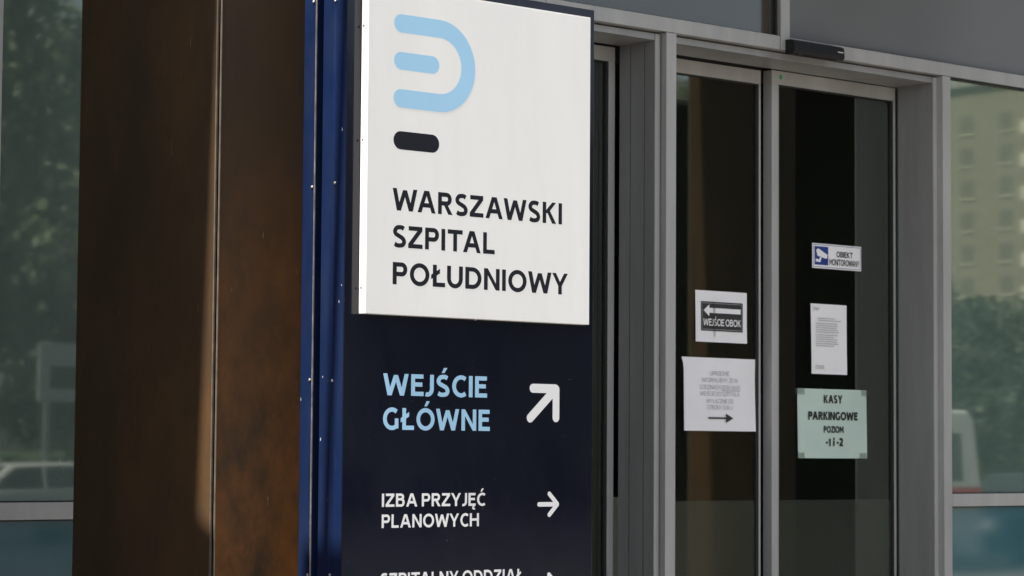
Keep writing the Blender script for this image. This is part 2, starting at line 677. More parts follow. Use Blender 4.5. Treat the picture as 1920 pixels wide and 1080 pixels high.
    if c == 'J':
        W = .58
        return W, stroke([(W - s / 2, 1), (W - s / 2, .34)] + earc(W - s / 2 - .27, .34, .27, .36 - h / 2, 0, -112, 14)[1:], (h, s))
    if c == 'S':
        W = .80
        k = [(.95, .925), (.78, .985), (.53, 1.0), (.22, .96), (.03, .79), (.12, .63), (.45, .52), (.82, .40), (.98, .22), (.84, .05), (.50, 0), (.22, .015), (0, .085)]
        return W, stroke(crom([(s / 2 + u * (W - s), h / 2 - .015 + v * (1.03 - h)) for u, v in k], 5), (h, s * 1.0))
    if c == '0':
        W = .78
        return W, stroke(earc(W / 2, .5, W / 2 - s / 2, .51 - h / 2, 90, 451, 32), (h, s))
    if c == '1':
        return .5, rect(.5 - s - .08, 0, .5 - .08, 1) + [[(0, .70), (.42 - s, 1), (.42 - s, .76), (.08, .58)]]
    if c == '2':
        W = .74
        k = [(.05, .86), (.2, .95), (.42, .95), (.6, .82), (.58, .62), (.40, .40), (.12, .14)]
        return W, stroke(crom(k, 5), s * .95) + rect(.02, 0, W, h)
    if c == '6':
        W = .78
        return W, stroke(earc(W / 2, .32, W / 2 - s / 2, .33 - h / 2, 90, 451, 28), (h, s)) + stroke(crom([(.66, .93), (.38, .86), (.17, .62), (s / 2, .34)], 5), s * .95)
    if c == 'i':
        return s, rect(0, 0, s, .72) + rect(0, .82, s, .82 + s)
    if c == '-':
        return .42, rect(.02, .34, .40, .34 + h)
    if c == ':':
        return s, rect(0, .1, s, .1 + s) + rect(0, .55, s, .55 + s)
    if c == ',':
        return s, [[(0, s), (s, s), (s * .6, -.16), (0, -.16)]]
    return .30, []


KERN = {'WA': -.13, 'AW': -.10, 'WS': -.04, 'TA': -.12, 'ZA': -.02, 'AR': .0, 'OW': -.06, 'WY': -.10, 'WÓ': -.06, 'ÓW': -.06, 'OŁ': -.05, 'AŁ': -.03,
        'ŁU': -.04, 'RZ': -.03, 'ZY': -.06, 'YJ': -.10, 'EJ': -.13, 'ZEJ': 0, 'GŁ': -.03, 'LA': .0, 'AL': 0, 'PA': -.10, 'SZ': -.03, 'ZP': 0, 'LN': 0, 'NY': -.03, 'ZA ': 0}


def text_polys(txt, s, track=.15):
    x = 0
    polys = []
    prev = ''
    for c in txt:
        if c == ' ':
            x += .30
            prev = ''
            continue
        W, g = glyph(c, s)
        x += KERN.get(prev + c, 0) if prev else 0
        for q in g:
            polys.append([(px + x, py) for px, py in [tuple(p) for p in q]])
        x += W + track
        prev = c
    return polys, x - track


def lettering_lines(parent, y, lines, mat):
    for ln in lines:
        lettering(parent, y, [ln], mat)


def lettering(parent, y, lines, mat, name='lettering', m=None):
    """lines: (text, x_left, x_right, z_base, cap_height, weight[, track]); one mesh facing -Y"""
    mb = MB()
    for ln in lines:
        txt, x0, x1, zb, ch, s = ln[:6]
        tr = ln[6] if len(ln) > 6 else .15
        polys, W = text_polys(txt, s, tr)
        k = (x1 - x0) / W
        for i, q in enumerate(polys):
            yy = y - (i % 24) * .000004
            mb.face([(x0 + px * k, yy, zb + py * ch) for px, py in q])
    return mb.build(name, mat, parent, fix=False)


def flat(parent, y, polys, mat, name):
    mb = MB()
    for i, q in enumerate(polys):
        mb.face([(p[0], y - i * .000004, p[1]) for p in q])
    return mb.build(name, mat, parent, fix=False)


# ================================================================ ground
def sheet(name, mat, x0, x1, y0, y1, z):
    mb = MB()
    mb.face([(x0, y0, z), (x1, y0, z), (x1, y1, z), (x0, y1, z)])
    o = mb.build(name, mat, None, fix=False)
    return struct(o)


sheet('ground', M['grass'], -900, 900, -900, 900, -.13)
mb = MB()
mb.box(-30, 42, -7.5, 16, -.5, 0)
pv = struct(mb.build('pavement', M['paving']))
sheet('road', M['asphalt'], -300, 300, -34, -7.52, -.126)
mb = MB()
mb.box(-30, 42, -7.68, -7.53, -.4, .012)
struct(mb.build('kerb', M['conc']))

# ================================================================ hospital building
YF = 7.0
bld = thing('hospital_building', 'grey framed glass entrance front of the hospital with recessed doorways', 'building', (7.0, 7.0, 0))
ZC = 4.6           # soffit of the overhang
YE = 5.257         # front edge of the overhang
Z_B0, Z_B1 = 3.241, 3.298
M1, M2, M0, ML = (6.788, 6.842), (8.4575, 8.5105), (3.826, 3.8785), (5.15, 5.205)
for (a, b) in (M0, ML, M1, M2, (10.1, 10.155), (11.6, 11.655), (2.4, 2.455), (12.9, 12.955)):
    part('mullion', M['alu'], bld, (a, b, YF, YF + .085, .02, Z_B0 - .001), ch=.0012)
for (a, b) in ((3.84, 3.885), (6.159, 6.204), (7.435, 7.489), (9.35, 9.404), (10.1, 10.154), (11.6, 11.654), (2.4, 2.454)):
    part('mullion', M['alu'], bld, (a, b, YF - .002, YF + .085, Z_B0 + .0015, ZC - .002), ch=.0012)
xs = [2.456, 3.838, 3.887, 6.157, 6.206, 7.433, 7.491, 9.348, 9.406, 10.098, 10.156, 11.598]
for i in range(0, len(xs), 2):
    part('beam', M['alu'], bld, (xs[i], xs[i + 1], YF, YF + .08, Z_B0 + .001, Z_B1), ch=.0012)
# upper panes
for i in range(0, len(xs), 2):
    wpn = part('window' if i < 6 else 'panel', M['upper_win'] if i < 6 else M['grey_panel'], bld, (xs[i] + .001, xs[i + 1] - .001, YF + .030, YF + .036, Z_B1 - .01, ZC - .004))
    g = Pieces()
    x0, x1 = xs[i], xs[i + 1]
    g.box(x0, x0 + .009, YF + .016, YF + .029, Z_B1 + .001, ZC - .01)
    g.box(x1 - .009, x1, YF + .016, YF + .029, Z_B1 + .001, ZC - .01)
    g.box(x0 + .0095, x1 - .0095, YF + .016, YF + .029, Z_B1 + .001, Z_B1 + .005)
    g.build('gasket', M['gasket'], wpn)
# windows beside the doorways with a transom and teal spandrel
Z_T0, Z_T1 = 1.3715, 1.4265


def window_bay(x0, x1):
    part('transom', M['alu'], bld, (x0 + .0015, x1 - .0015, YF + .0004, YF + .08, Z_T0, Z_T1), ch=.0012)
    w_ = part('window', M['win' if x0 > 6 else 'win_veiled'], bld, (x0 + .0005, x1 - .0005, YF + .024, YF + .030, Z_T1 - .01, Z_B0))
    g = Pieces()
    g.box(x0 + .0005, x1 - .0005, YF + .010, YF + .0235, Z_T1, Z_T1 + .0042)
    g.box(x0 + .0005, x1 - .0005, YF + .010, YF + .0235, Z_B0 - .008, Z_B0)
    g.build('gasket', M['gasket'], w_)
    sp = part('spandrel', M['spandrel'], bld, (x0 + .0005, x1 - .0005, YF + .024, YF + .034, .03, Z_T0 + .006))
    g = Pieces()
    g.box(x0 + .0005, x1 - .0005, YF + .010, YF + .0235, Z_T0 - .0045, Z_T0 - .0002)
    g.build('gasket', M['gasket'], sp)


for a, b in ((2.455, 3.826), (3.8785, 5.15), (8.5105, 10.1), (10.155, 11.6), (11.655, 12.9)):
    window_bay(a, b)


# recessed doorways
def doorway(x0, x1):
    """lining of one doorway: head, soffit and two jambs"""
    yr, yb = YF + .035, YF + .235
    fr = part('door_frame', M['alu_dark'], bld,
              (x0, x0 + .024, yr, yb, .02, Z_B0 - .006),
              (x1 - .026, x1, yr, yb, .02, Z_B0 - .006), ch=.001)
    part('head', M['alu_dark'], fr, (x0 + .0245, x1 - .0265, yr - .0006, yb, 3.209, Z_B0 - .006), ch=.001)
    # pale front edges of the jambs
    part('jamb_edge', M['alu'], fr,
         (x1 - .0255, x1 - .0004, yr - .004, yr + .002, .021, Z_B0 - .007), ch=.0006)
    ln = Pieces()
    for k in ((.055, .135) if x1 < 7 else (.195,)):
        ln.box(x1 - .0266, x1 - .0262, yr + k, yr + k + .002, .05, 3.2)
    ln.build('seam', M['gasket'], fr)
    gp = Pieces()
    gp.box(x0 - .012, x0 - .001, yr + .03, yb - .02, .02, Z_B0)
    gp.box(x1 + .001, x1 + .012, yr + .03, yb - .02, .02, Z_B0)
    gp.box(x0, x1, yr + .01, yb - .02, Z_B0 - .0055, Z_B0 - .0015)
    gp.build('gasket', M['gasket'], fr)
    return fr


doorway(5.215, 6.783)
doorway(6.850, 8.457)


def door_leaf(x0, x1, y, stile_l, stile_r, rail0, rail1, depth=.05):
    d = part('door', M['alu'], bld, (x0 + .0, x1, y, y + depth, rail0, rail1), ch=.001)
    if stile_l:
        part('stile', M['alu'], d, (x0, x0 + stile_l, y, y + depth, .03, rail0 - .0005), ch=.001)
    if stile_r:
        part('stile', M['alu'], d, (x1 - stile_r, x1, y, y + depth, .03, rail0 - .0005), ch=.001)
    part('rail', M['alu'], d, (x0 + stile_l, x1 - stile_r, y, y + depth, .03, .13), ch=.001)
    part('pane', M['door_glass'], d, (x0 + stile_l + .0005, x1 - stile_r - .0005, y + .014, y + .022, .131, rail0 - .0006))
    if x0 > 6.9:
        part('low_door_veil', M['low_veil'], d, (x0 + stile_l + .001, x1 - stile_r - .001, y + .0128, y + .0136, .132, 1.40))  # added layer, its pale tone stands in for the dim inner door
    g = Pieces()
    a, b = x0 + stile_l, x1 - stile_r
    g.box(a + .0003, a + .009, y + .004, y + .0135, .131, rail0 - .0007)
    g.box(b - .012, b - .0003, y + .004, y + .0135, .131, rail0 - .0007)
    g.box(a + .0095, b - .0125, y + .004, y + .0135, rail0 - .006, rail0 - .0007)
    g.build('gasket', M['gasket'], d)
    return d


YR, YL = 7.24, 7.28
door_leaf(7.637, 8.424, YR, .042, .012, 3.149, 3.2065)
door_leaf(6.93, 7.612, YL, .03, .010, 3.147, 3.2045)
door_leaf(5.90, 6.746, 7.25, .04, .033, 3.145, 3.203)
door_leaf(5.25, 5.89, 7.29, .04, .033, 3.145, 3.203)
# dark door track above and behind the leaves
part('door_track', M['gasket'], bld, (5.22, 8.43, 7.296, 7.345, 3.15, 3.238))

# interior
inn = Pieces()
inn.box(2.2, 5.14, 9.3, 9.4, 0, ZC)
inn.box(8.5, 13.2, 9.3, 9.4, 0, ZC)
inn.build('interior_wall', M['inner_wall'], bld)
inn = Pieces()
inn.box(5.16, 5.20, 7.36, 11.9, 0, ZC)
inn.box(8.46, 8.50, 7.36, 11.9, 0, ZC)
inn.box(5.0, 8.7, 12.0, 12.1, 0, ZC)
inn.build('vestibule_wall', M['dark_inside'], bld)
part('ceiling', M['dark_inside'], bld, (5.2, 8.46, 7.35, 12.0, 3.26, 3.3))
part('ceiling', M['soffit'], bld, (2.2, 5.16, 7.1, 9.3, 3.5, 3.55), (8.5, 13.2, 7.1, 9.3, 3.5, 3.55))
struct_floor = part('interior_floor', M['inner_floor'], bld, (2.2, 13.2, 7.3, 12.0, .003, .02))
part('side_wall', M['inner_wall'], bld, (2.1, 2.2, 7.0, 12.1, 0, ZC), (13.2, 13.3, 7.0, 12.1, 0, ZC))
# inner lobby screen seen dimly through the doors
scr = Pieces()
for x in (5.9, 6.7, 7.15, 7.75, 8.38):
    scr.box(x, x + .07, 8.9, 8.97, .02, 3.2)
scr.box(5.97, 8.38, 8.9, 8.97, 2.55, 2.63)
scr.box(5.97, 8.38, 8.9, 8.97, 1.32, 1.40)
scr.build('inner_screen', M['dark_frame'], bld)
lr = Pieces()
lr.box(8.40, 8.455, 7.5, 8.85, 2.45, 2.55)
lr.box(8.40, 8.455, 7.5, 8.85, 1.30, 1.40)
lr.build('handrail_band', M['dark_frame'], bld)

for x0, x1 in ((5.97, 6.7), (6.77, 7.15), (7.22, 7.75), (7.82, 8.38)):
    part('inner_panel', M['inner_pale'], bld, (x0 + .002, x1 - .002, 8.12, 8.15, .05, 1.398))
# blinds behind the side windows
bl = MB()
for x0, x1 in ((3.90, 5.1), (8.55, 10.05)):
    k = 0
    x = x0
    while x < x1:
        a = .012 * math.sin(k * 1.7)
        bl.face([(x, 7.42 + a, 1.0), (x + .10, 7.45 - a, 1.0), (x + .10, 7.45 - a, 3.48), (x, 7.42 + a, 3.48)])
        x += .118 + .01 * math.sin(k * 2.3)
        k += 1
# overhang and storeys above
part('overhang', M['soffit'], bld, (-8, 18, YE, 12.1, ZC, ZC + .45), ch=.004)
uw = MB()
uw.box(-8, 18, YE + .05, 12.1, ZC + .4505, 13.5)
uw.build('upper_wall', M['alu'], bld)
for k in range(9):
    for z in (6.0, 9.4):
        wv = part('upper_window', M['dkglass'], bld, (-6.5 + k * 2.6, -4.6 + k * 2.6, YE + .03, YE + .046, z, z + 2.1))
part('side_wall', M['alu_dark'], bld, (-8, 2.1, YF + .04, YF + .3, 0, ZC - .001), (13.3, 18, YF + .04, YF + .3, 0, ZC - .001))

# ================================================================ sensor bar above the doors
sn = thing('motion_sensor', 'black motion sensor bar fixed to the beam above the right doors', 'sensor', (7.615, 6.98, 3.224))
sb = MB()
prof = [(6.952, 3.226), (6.946, 3.240), (6.950, 3.276), (6.966, 3.284), (6.9985, 3.285), (6.9985, 3.226)]
n = len(prof)
b = len(sb.v)
for x in (7.462, 7.765):
    sb.v += [(x, y, z) for y, z in prof]
sb.f += [[b + i for i in range(n)], [b + n + i for i in range(n)][::-1]] + [[b + i, b + n + i, b + n + (i + 1) % n, b + (i + 1) % n] for i in range(n)]
sb.mats = [None]
sb.mi = [0] * len(sb.f)
sb.build('housing', M['black_plastic'], sn)
sb = MB()
sb.face([(7.722, 6.9455, 3.2545), (7.757, 6.9455, 3.2545), (7.757, 6.9462, 3.2595), (7.722, 6.9462, 3.2595)])
sb.build('marking', M['light_line'], sn, fix=False)
sb = Pieces()
for x in (7.50, 7.73):
    sb.box(x, x + .012, 6.955, 6.97, 3.2225, 3.2258)
sb.build('screw', M['dark_screw'], sn)
o = MB()
o.face([(7.691 + .009 * math.cos(t), YR - .0008, 3.181 + .011 * math.sin(t)) for t in [2 * math.pi * k / 20 for k in range(20)]])
tag(o.build('dot_sticker', M['green_dot'], fix=False), 'small green dot sticker on the upper left corner of the right door', 'sticker')


# ================================================================ copper clad columns
def column(x0, x1, y0, y1, label, group):
    c = thing('copper_column', label, 'column', ((x0 + x1) / 2, (y0 + y1) / 2, 0), group)
    g = .008
    part('core', M['slot'], c, (x0 + .05, x1 - .05, y0 + .05, y1 - .05, 0, ZC - .003))
    part('side_panel', M['copper'], c, (x0, x0 + .004, y0 + .0185, y1, .015, ZC - .005))
    part('side_panel', M['copper'], c, (x1 - .004, x1, y0 + g, y1, .015, ZC - .005))
    part('front_panel', M['copper_warm'], c, (x0 + .005, x1 - g, y0, y0 + .004, .015, ZC - .005))
    part('back_panel', M['copper'], c, (x0 + g, x1 - g, y1 - .004, y1, .015, ZC - .005))
    part('edge_trim', M['copper_edge'], c, (x0 - .0006, x0 + .0046, y0 + .0135, y0 + .018, .015, ZC - .005),
         (x0 + .0022, x0 + .0046, y0 - .0006, y0 + .004, .015, ZC - .005))
    return c


column(3.568, 4.173, 5.315, 6.00, 'dark brown copper clad column behind the hospital sign', 'copper columns under the overhang')
column(9.25, 9.855, 5.215, 5.90, 'copper clad column in front of the right window, outside the picture and mirrored in the door glass', 'copper columns under the overhang')

# ================================================================ totem sign
XT0, XT1, YT, ZT = 4.215, 5.158, 5.638, 2.9515
tot = thing('totem_sign', 'tall dark blue hospital direction sign with a white name board', 'sign', ((XT0 + XT1) / 2, 5.74, 0))
Z0 = -.16
SZ = .9091         # whole sign scaled about the camera, which leaves it 0.86 m wide
part('body', M['slot'], tot, (XT0 + .06, XT1 - .06, YT + .01, 5.842, Z0, ZT - .004))
part('rear_frame', M['blue'], tot, (XT0, XT1 - .001, 5.7905, 5.8455, Z0, ZT - .002), ch=.001)
part('raw_edge', M['raw_edge'], tot, (XT0 - .0004, XT0 + .004, 5.7886, 5.7901, Z0, ZT - .002))
# front frame: the side sheet has a slight crease
sf = MB()
ys = [5.7520, 5.725, 5.700, 5.692, 5.670, YT + .0042]
dx = [0, -.0012, -.0022, .0, -.0006, 0]
for i in range(len(ys) - 1):
    sf.face([(XT0 + dx[i], ys[i], Z0), (XT0 + dx[i + 1], ys[i + 1], Z0), (XT0 + dx[i + 1], ys[i + 1], ZT), (XT0 + dx[i], ys[i], ZT)])
sf.face([(XT0, 5.752, Z0), (XT0, 5.752, ZT), (XT0 + .03, 5.752, ZT), (XT0 + .03, 5.752, Z0)])
sf.build('side_sheet', M['blue'], tot, fix=False)
part('side_sheet', M['blue'], tot, (XT1 - .003, XT1, YT + .0042, 5.752, Z0, ZT))
part('top_cap', M['blue'], tot, (XT0 + .0015, XT1 - .0035, YT + .0042, 5.752, ZT - .004, ZT - .0005))
part('front_panel', M['navy'], tot, (XT0 - .0012, XT1 + .0008, YT, YT + .004, Z0, ZT + .001), ch=.0008)
# screws on the side
sc_mb = MB()


def dome(mb, c, axis, r, m=None):
    a = Vector(axis)
    p = a.orthogonal().normalized()
    q = a.cross(p)
    rings = []
    for rr, hh in ((1, 0), (.92, .35), (.6, .6), (.0001, .7)):
        rings.append([Vector(c) + (p * math.cos(t) + q * math.sin(t)) * r * rr + a * r * hh for t in [2 * math.pi * k / 12 for k in range(12)]])
    for i in range(3):
        for k in range(12):
            mb.face([rings[i][k], rings[i][(k + 1) % 12], rings[i + 1][(k + 1) % 12], rings[i + 1][k]], m)


for y, z in ((5.800, 2.885), (5.797, 2.349), (5.797, 1.797), (5.797, 1.244), (5.797, .69), (5.797, .14),
             (5.6955, 2.874), (5.688, 2.3525), (5.690, 1.7926), (5.6905, 1.2487), (5.69, .69), (5.69, .14)):
    s_ = MB()
    dome(s_, (XT0 - .0018, y, z), (-1, 0, 0), .0048)
    s_.build('screw', M['screw'], tot, smooth=True)
# white board
YW = 5.6052
wb = part('white_board', M['white'], tot, (4.2635, 5.114, YW, YT - .0016, 1.982, 2.9205), ch=.0012)
part('spacer', M['slot'], wb, (4.268, 5.108, YT - .0014, YT - .0004, 1.988, 2.914))
for z in (2.80, 2.475, 2.055):
    s_ = MB()
    dome(s_, (4.2633, YT - .012, z), (-1, 0, 0), .0035)
    s_.build('screw', M['dark_screw'], wb, smooth=True)
s_ = MB()
dome(s_, (4.675, YW + .012, 1.9815), (0, 0, -1), .005)
s_.build('screw', M['screw'], wb, smooth=True)
yl = YW - .00012
ST = .232
lettering(wb, yl, [('WARSZAWSKI', 4.356, 5.001, 2.2795, .0635, ST)], M['ink'])
lettering(wb, yl, [('SZPITAL', 4.358, 4.737, 2.1745, .0630, ST)], M['ink'])
lettering(wb, yl, [('POŁUDNIOWY', 4.359, 5.026, 2.0685, .0635, ST)], M['ink'])
# emblem
zc, rr, th = 2.7095, .108, .0525
xl = 4.3555 + th / 2
path = [(xl, zc + rr)] + earc(4.523, zc, rr, rr, 90, -90, 40) + [(xl, zc - rr)]
emb = flat(wb, yl, stroke(path, th, True), M['sky_blue'], 'emblem')
flat(wb, yl, stroke([(xl, zc), (4.523 - th / 2, zc)], th * .97, True), M['sky_blue'], 'emblem_bar')
flat(wb, yl, stroke([(xl + .0015, 2.481), (4.5245 - th / 2, 2.481)], th, True), M['ink'], 'emblem_bar')
# lettering on the navy panel
yn = YT - .00012
lettering(tot, yn, [('WEJŚCIE', 4.354, 4.7395, 1.7545, .0620, .228)], M['sky_blue'])
lettering(tot, yn, [('GŁÓWNE', 4.355, 4.7510, 1.6570, .0620, .228)], M['sky_blue'])
lettering(tot, yn, [('IZBA PRZYJĘĆ', 4.354, 4.736, 1.4385, .0375, .215)], M['pale_vinyl'])
lettering(tot, yn, [('PLANOWYCH', 4.354, 4.712, 1.3790, .0380, .215)], M['pale_vinyl'])
lettering(tot, yn, [('SZPITALNY ODDZIAŁ', 4.352, 4.886, 1.2140, .0375, .215)], M['pale_vinyl'])
ne = stroke([(4.9185, 1.7860), (5.0075, 1.7860)], .027, True) + stroke([(5.0105, 1.7845), (5.0105, 1.6995)], .027, True) + \
     stroke([(5.0060, 1.7830), (4.9080, 1.6975)], .0275, True)
flat(tot, yn, ne, M['pale_vinyl'], 'arrow')


def arrow_e(zc_):
    return stroke([(4.945, zc_), (5.014, zc_)], .0135, True) + stroke([(5.0175, zc_ + .001), (4.986, zc_ + .031)], .014, True) + \
           stroke([(5.0175, zc_ - .001), (4.986, zc_ - .031)], .014, True)


flat(tot, yn, arrow_e(1.4405), M['pale_vinyl'], 'arrow')
flat(tot, yn, arrow_e(1.200), M['pale_vinyl'], 'arrow')
tot.scale = (SZ, SZ, SZ)
tot.location = (4.2595, 5.2182, .1454)


# ================================================================ notices on the door glass
def paper(name, label, x0, x1, z0, z1, y, mat, curl=.003, flare=0.0, skew=0.0, nx=14, nz=12, cat='notice'):
    mb = MB()
    idx = {}
    ph = rnd.random() * 6
    for j in range(nz + 1):
        for i in range(nx + 1):
            u, v = i / nx, j / nz
            fl = flare * max(0, (v - .86) / .14) ** 1.5
            x = x0 + (x1 - x0) * u + (u - .5) * 2 * fl
            z = z0 + (z1 - z0) * v + skew * (u - .5)
            yy = y - curl * (.35 + .3 * math.sin(u * 5 + ph) * math.sin(v * 4 + ph * .7)) - curl * (abs(u - .5) * 2) ** 6 * (1 - v) * .9
            idx[i, j] = len(mb.v)
            mb.v.append((x, yy, z))
    mb.mats = [None]
    for j in range(nz):
        for i in range(nx):
            mb.f.append([idx[i, j], idx[i + 1, j], idx[i + 1, j + 1], idx[i, j + 1]])
            mb.mi.append(0)
    o = mb.build(name, mat, None, smooth=True)
    return tag(o, label, cat)


YPR = YR + .0125     # front of the right pane
YPL = YL + .0125
G = 'notices taped to the door glass'
pk = paper('notice', 'pale green parking cashier notice with black capitals, lowest on the right door', 7.782, 8.2185, 1.5765, 1.871, YPR, M['green_paper'])
pk['group'] = G
BW = .29
lettering_lines(pk, YPR - .0042, [('KASY', 7.943, 8.061, 1.811, .0345, BW, .09), ('PARKINGOWE', 7.846, 8.158, 1.739, .0355, BW, .09),
                            ('POZIOM', 7.943, 8.068, 1.685, .0285, .26, .12), ('-1 i -2', 7.957, 8.064, 1.628, .0325, BW, .14)], M['paper_ink'])
tp = MB()
for x, z in ((7.778, 1.846), (8.182, 1.846), (7.778, 1.572), (8.170, 1.572)):
    tp.face([(x, YPR - .0046, z), (x + .046, YPR - .0046, z), (x + .046, YPR - .0046, z + .028), (x, YPR - .0046, z + .028)])
tp.build('tape', M['tape'], pk, fix=False)
pd = paper('notice', 'white upright page of fine print on the right door between the two boards of text', 7.865, 8.090, 1.9345, 2.2335, YPR, M['paper'], .004)
pd['label'] = 'white upright page of fine print above the pale green notice'
pd['group'] = G
bars = []
rr2 = random.Random(3)
z = 2.170
x0p = 7.865
for k in range(13):
    wdt = .135 * (1 if k % 4 else .7 + .2 * rr2.random())
    xa = 7.892 + (.012 if k in (0, 1) else 0)
    x = xa
    while x < xa + wdt:
        wl = .006 + .014 * rr2.random()
        bars.append([(x, z), (min(x + wl, xa + wdt + .02), z), (min(x + wl, xa + wdt + .02), z + .0034), (x, z + .0034)])
        x += wl + .0022
    z -= .0092 if k not in (1, 6) else .0125
for k in range(3):
    bars.append([(7.902, 1.968 - k * .006), (7.945, 1.968 - k * .006), (7.945, 1.9705 - k * .006), (7.902, 1.9705 - k * .006)])
flat(pd, YPR - .0056, bars, M['fine_ink'], 'print')
flat(pd, YPR - .0056, stroke([(7.880, 2.203), (7.884, 2.216), (7.878, 2.218)], .003) + stroke([(7.888, 2.214), (7.915, 2.214)], .0035) +
     stroke([(7.890, 2.207), (7.908, 2.207)], .003) + stroke([(7.892, 1.955), (7.895, 1.975)], .003), M['grey_ink'], 'letterhead')
po = paper('sticker', 'white monitored-site sticker with a blue camera symbol, highest on the right door', 7.875, 8.1865, 2.386, 2.4925, YPR, M['paper'], .0006, cat='sticker')
ys_ = YPR - .0016


def uv(u, v, b=(7.875, 8.1865, 2.386, 2.4925)):
    return (b[0] + (b[1] - b[0]) * u, b[3] - (b[3] - b[2]) * v)


def uvr(u0, v0, u1, v1):
    return [uv(u0, v0), uv(u1, v0), uv(u1, v1), uv(u0, v1)]


flat(po, ys_, [uvr(.018, .045, .982, .062), uvr(.018, .938, .982, .955), uvr(.018, .07, .024, .93), uvr(.976, .07, .982, .93)], M['sticker_blue'], 'border')
flat(po, ys_, [uvr(.045, .12, .32, .86)], M['sticker_blue'], 'symbol')
flat(po, ys_ - .0004, [[uv(.075, .27), uv(.115, .20), uv(.285, .42), uv(.262, .60), uv(.10, .50)],
                       [uv(.255, .38), uv(.305, .44), uv(.298, .58), uv(.258, .60)],
                       [uv(.150, .55), uv(.185, .57), uv(.16, .72), uv(.125, .70)],
                       [uv(.065, .62), uv(.165, .66), uv(.165, .75), uv(.065, .74)]], M['paper'], 'camera_symbol')
lettering_lines(po, ys_, [('OBIEKT', *[uv(u, 0)[0] for u in (.49, .82)], uv(0, .50)[1], .0245, .22, .12), ('MONITOROWANY', *[uv(u, 0)[0] for u in (.345, .955)], uv(0, .84)[1], .0265, .20, .11)], M['ink'])

pw = paper('notice', 'white notice with a black panel and a white left arrow on the left door', 7.215, 7.516, 2.051, 2.2625, YPL, M['paper'], .003)
pw['group'] = G
bb = (7.246, 7.490, 2.097, 2.2175)
yb_ = YPL - .004


def q(u0, v0, u1, v1):
    return [uv(u0, v0, bb), uv(u1, v0, bb), uv(u1, v1, bb), uv(u0, v1, bb)]


flat(pw, yb_, [q(0, 0, 1, 1)], M['black_print'], 'black_panel')
flat(pw, yb_ - .0004, [q(.022, .045, .978, .06), q(.022, .94, .978, .955), q(.022, .07, .028, .93), q(.972, .07, .978, .93)], M['grey_ink'], 'border')
flat(pw, yb_ - .0005, [[uv(.055, .30, bb), uv(.19, .10, bb), uv(.19, .50, bb)], q(.1895, .215, .945, .385)], M['paper'], 'arrow')
lettering(pw, yb_ - .0005, [('WEJŚCIE OBOK', *[uv(u, 0, bb)[0] for u in (.05, .95)], uv(0, .82, bb)[1], .0285, .19, .10)], M['paper'])
tp = MB()
tp.face([(7.318, yb_ - .0022, 2.075), (7.330, yb_ - .0022, 2.075), (7.325, yb_ - .0022, 2.215), (7.313, yb_ - .0022, 2.215)])
tp.build('tape', M['tape'], pw, fix=False)

pu = paper('notice', 'large white notice with a black right arrow, lower on the left door', 7.148, 7.565, 1.686, 1.9865, YPL, M['paper'], .005, .012)
pu['group'] = G
yu = YPL - .0068
lettering_lines(pu, yu, [('UPRZEJMIE', 7.297, 7.408, 1.9137, .0174, .13), ('INFORMUJEMY, ŻE W', 7.250, 7.458, 1.886, .0174, .13),
                   ('GODZINACH 20:00-06:00', 7.235, 7.473, 1.857, .0174, .13), ('WEJŚCIE DO SZPITALA', 7.238, 7.470, 1.830, .0174, .13),
                   ('WYŁĄCZNIE OD', 7.275, 7.433, 1.800, .0174, .13), ('STRONY SOR-U', 7.281, 7.430, 1.774, .0174, .13)], M['grey_ink'])
flat(pu, yu, [[(7.365, 1.851), (7.473, 1.851), (7.473, 1.8535), (7.365, 1.8535)]], M['grey_ink'], 'underline')
flat(pu, yu, [[(7.287, 1.7358), (7.390, 1.7358), (7.390, 1.7422), (7.287, 1.7422)], [(7.388, 1.7195), (7.432, 1.739), (7.388, 1.7585), (7.392, 1.739)]], M['paper_ink'], 'arrow')

for o in (pk, pd, po, pw, pu):       # sheets nudged sideways to meet their pixel positions in the image
    o.location.x += .0235

# ================================================================ added objects, unseen on the left, that throw the shade
mb = MB()
mb.box(1.7, 2.0, 4.2, 5.19, 0, 3.904, ch=.01)  # added wall, its stepped top shapes the shadow edge on sign and column
b0 = len(mb.v)
mb.v += [(x, y, z) for x in (1.7, 2.0) for y, z in ((5.195, 0), (6.6, 0), (6.6, 4.2), (5.195, 3.555))]
mb.f += [[b0 + i for i in q] for q in ((0, 1, 2, 3), (4, 7, 6, 5), (0, 4, 5, 1), (1, 5, 6, 2), (2, 6, 7, 3), (3, 7, 4, 0))]
mb.mi += [0] * 6
tag(mb.build('shade_wall', M['conc']), 'added tall grey concrete wall that casts shade, unseen on the left', 'wall')
mb = MB()
mb.tube([(2.392, 5.246, 0.02), (2.392, 5.065, 4.548), (2.392, 5.037, 5.25)], .016, n=12)  # added pole, casts the streak down the sign's blue side
mb.tube([(2.392, 5.246, 0), (2.392, 5.246, .03)], .07, n=16)
tag(mb.build('shade_pole', M['steel'], smooth=False), 'added thin slanting steel pole that casts a shadow streak, unseen on the left', 'pole')


pil = thing('reflection_pillar', 'added plain dark grey pillar that darkens the door reflection, unseen on the right', 'pillar', (10.645, 3.55, 0))
part('shaft', M['dark_frame'], pil, (10.40, 10.89, 3.3, 3.8, .08, 3.7), ch=.006)  # added block, mirrored as a dark band in the left door leaf
part('plinth', M['conc'], pil, (10.36, 10.93, 3.26, 3.84, .001, .079), ch=.004)
part('cap', M['steel'], pil, (10.385, 10.905, 3.285, 3.815, 3.701, 3.73), ch=.004)

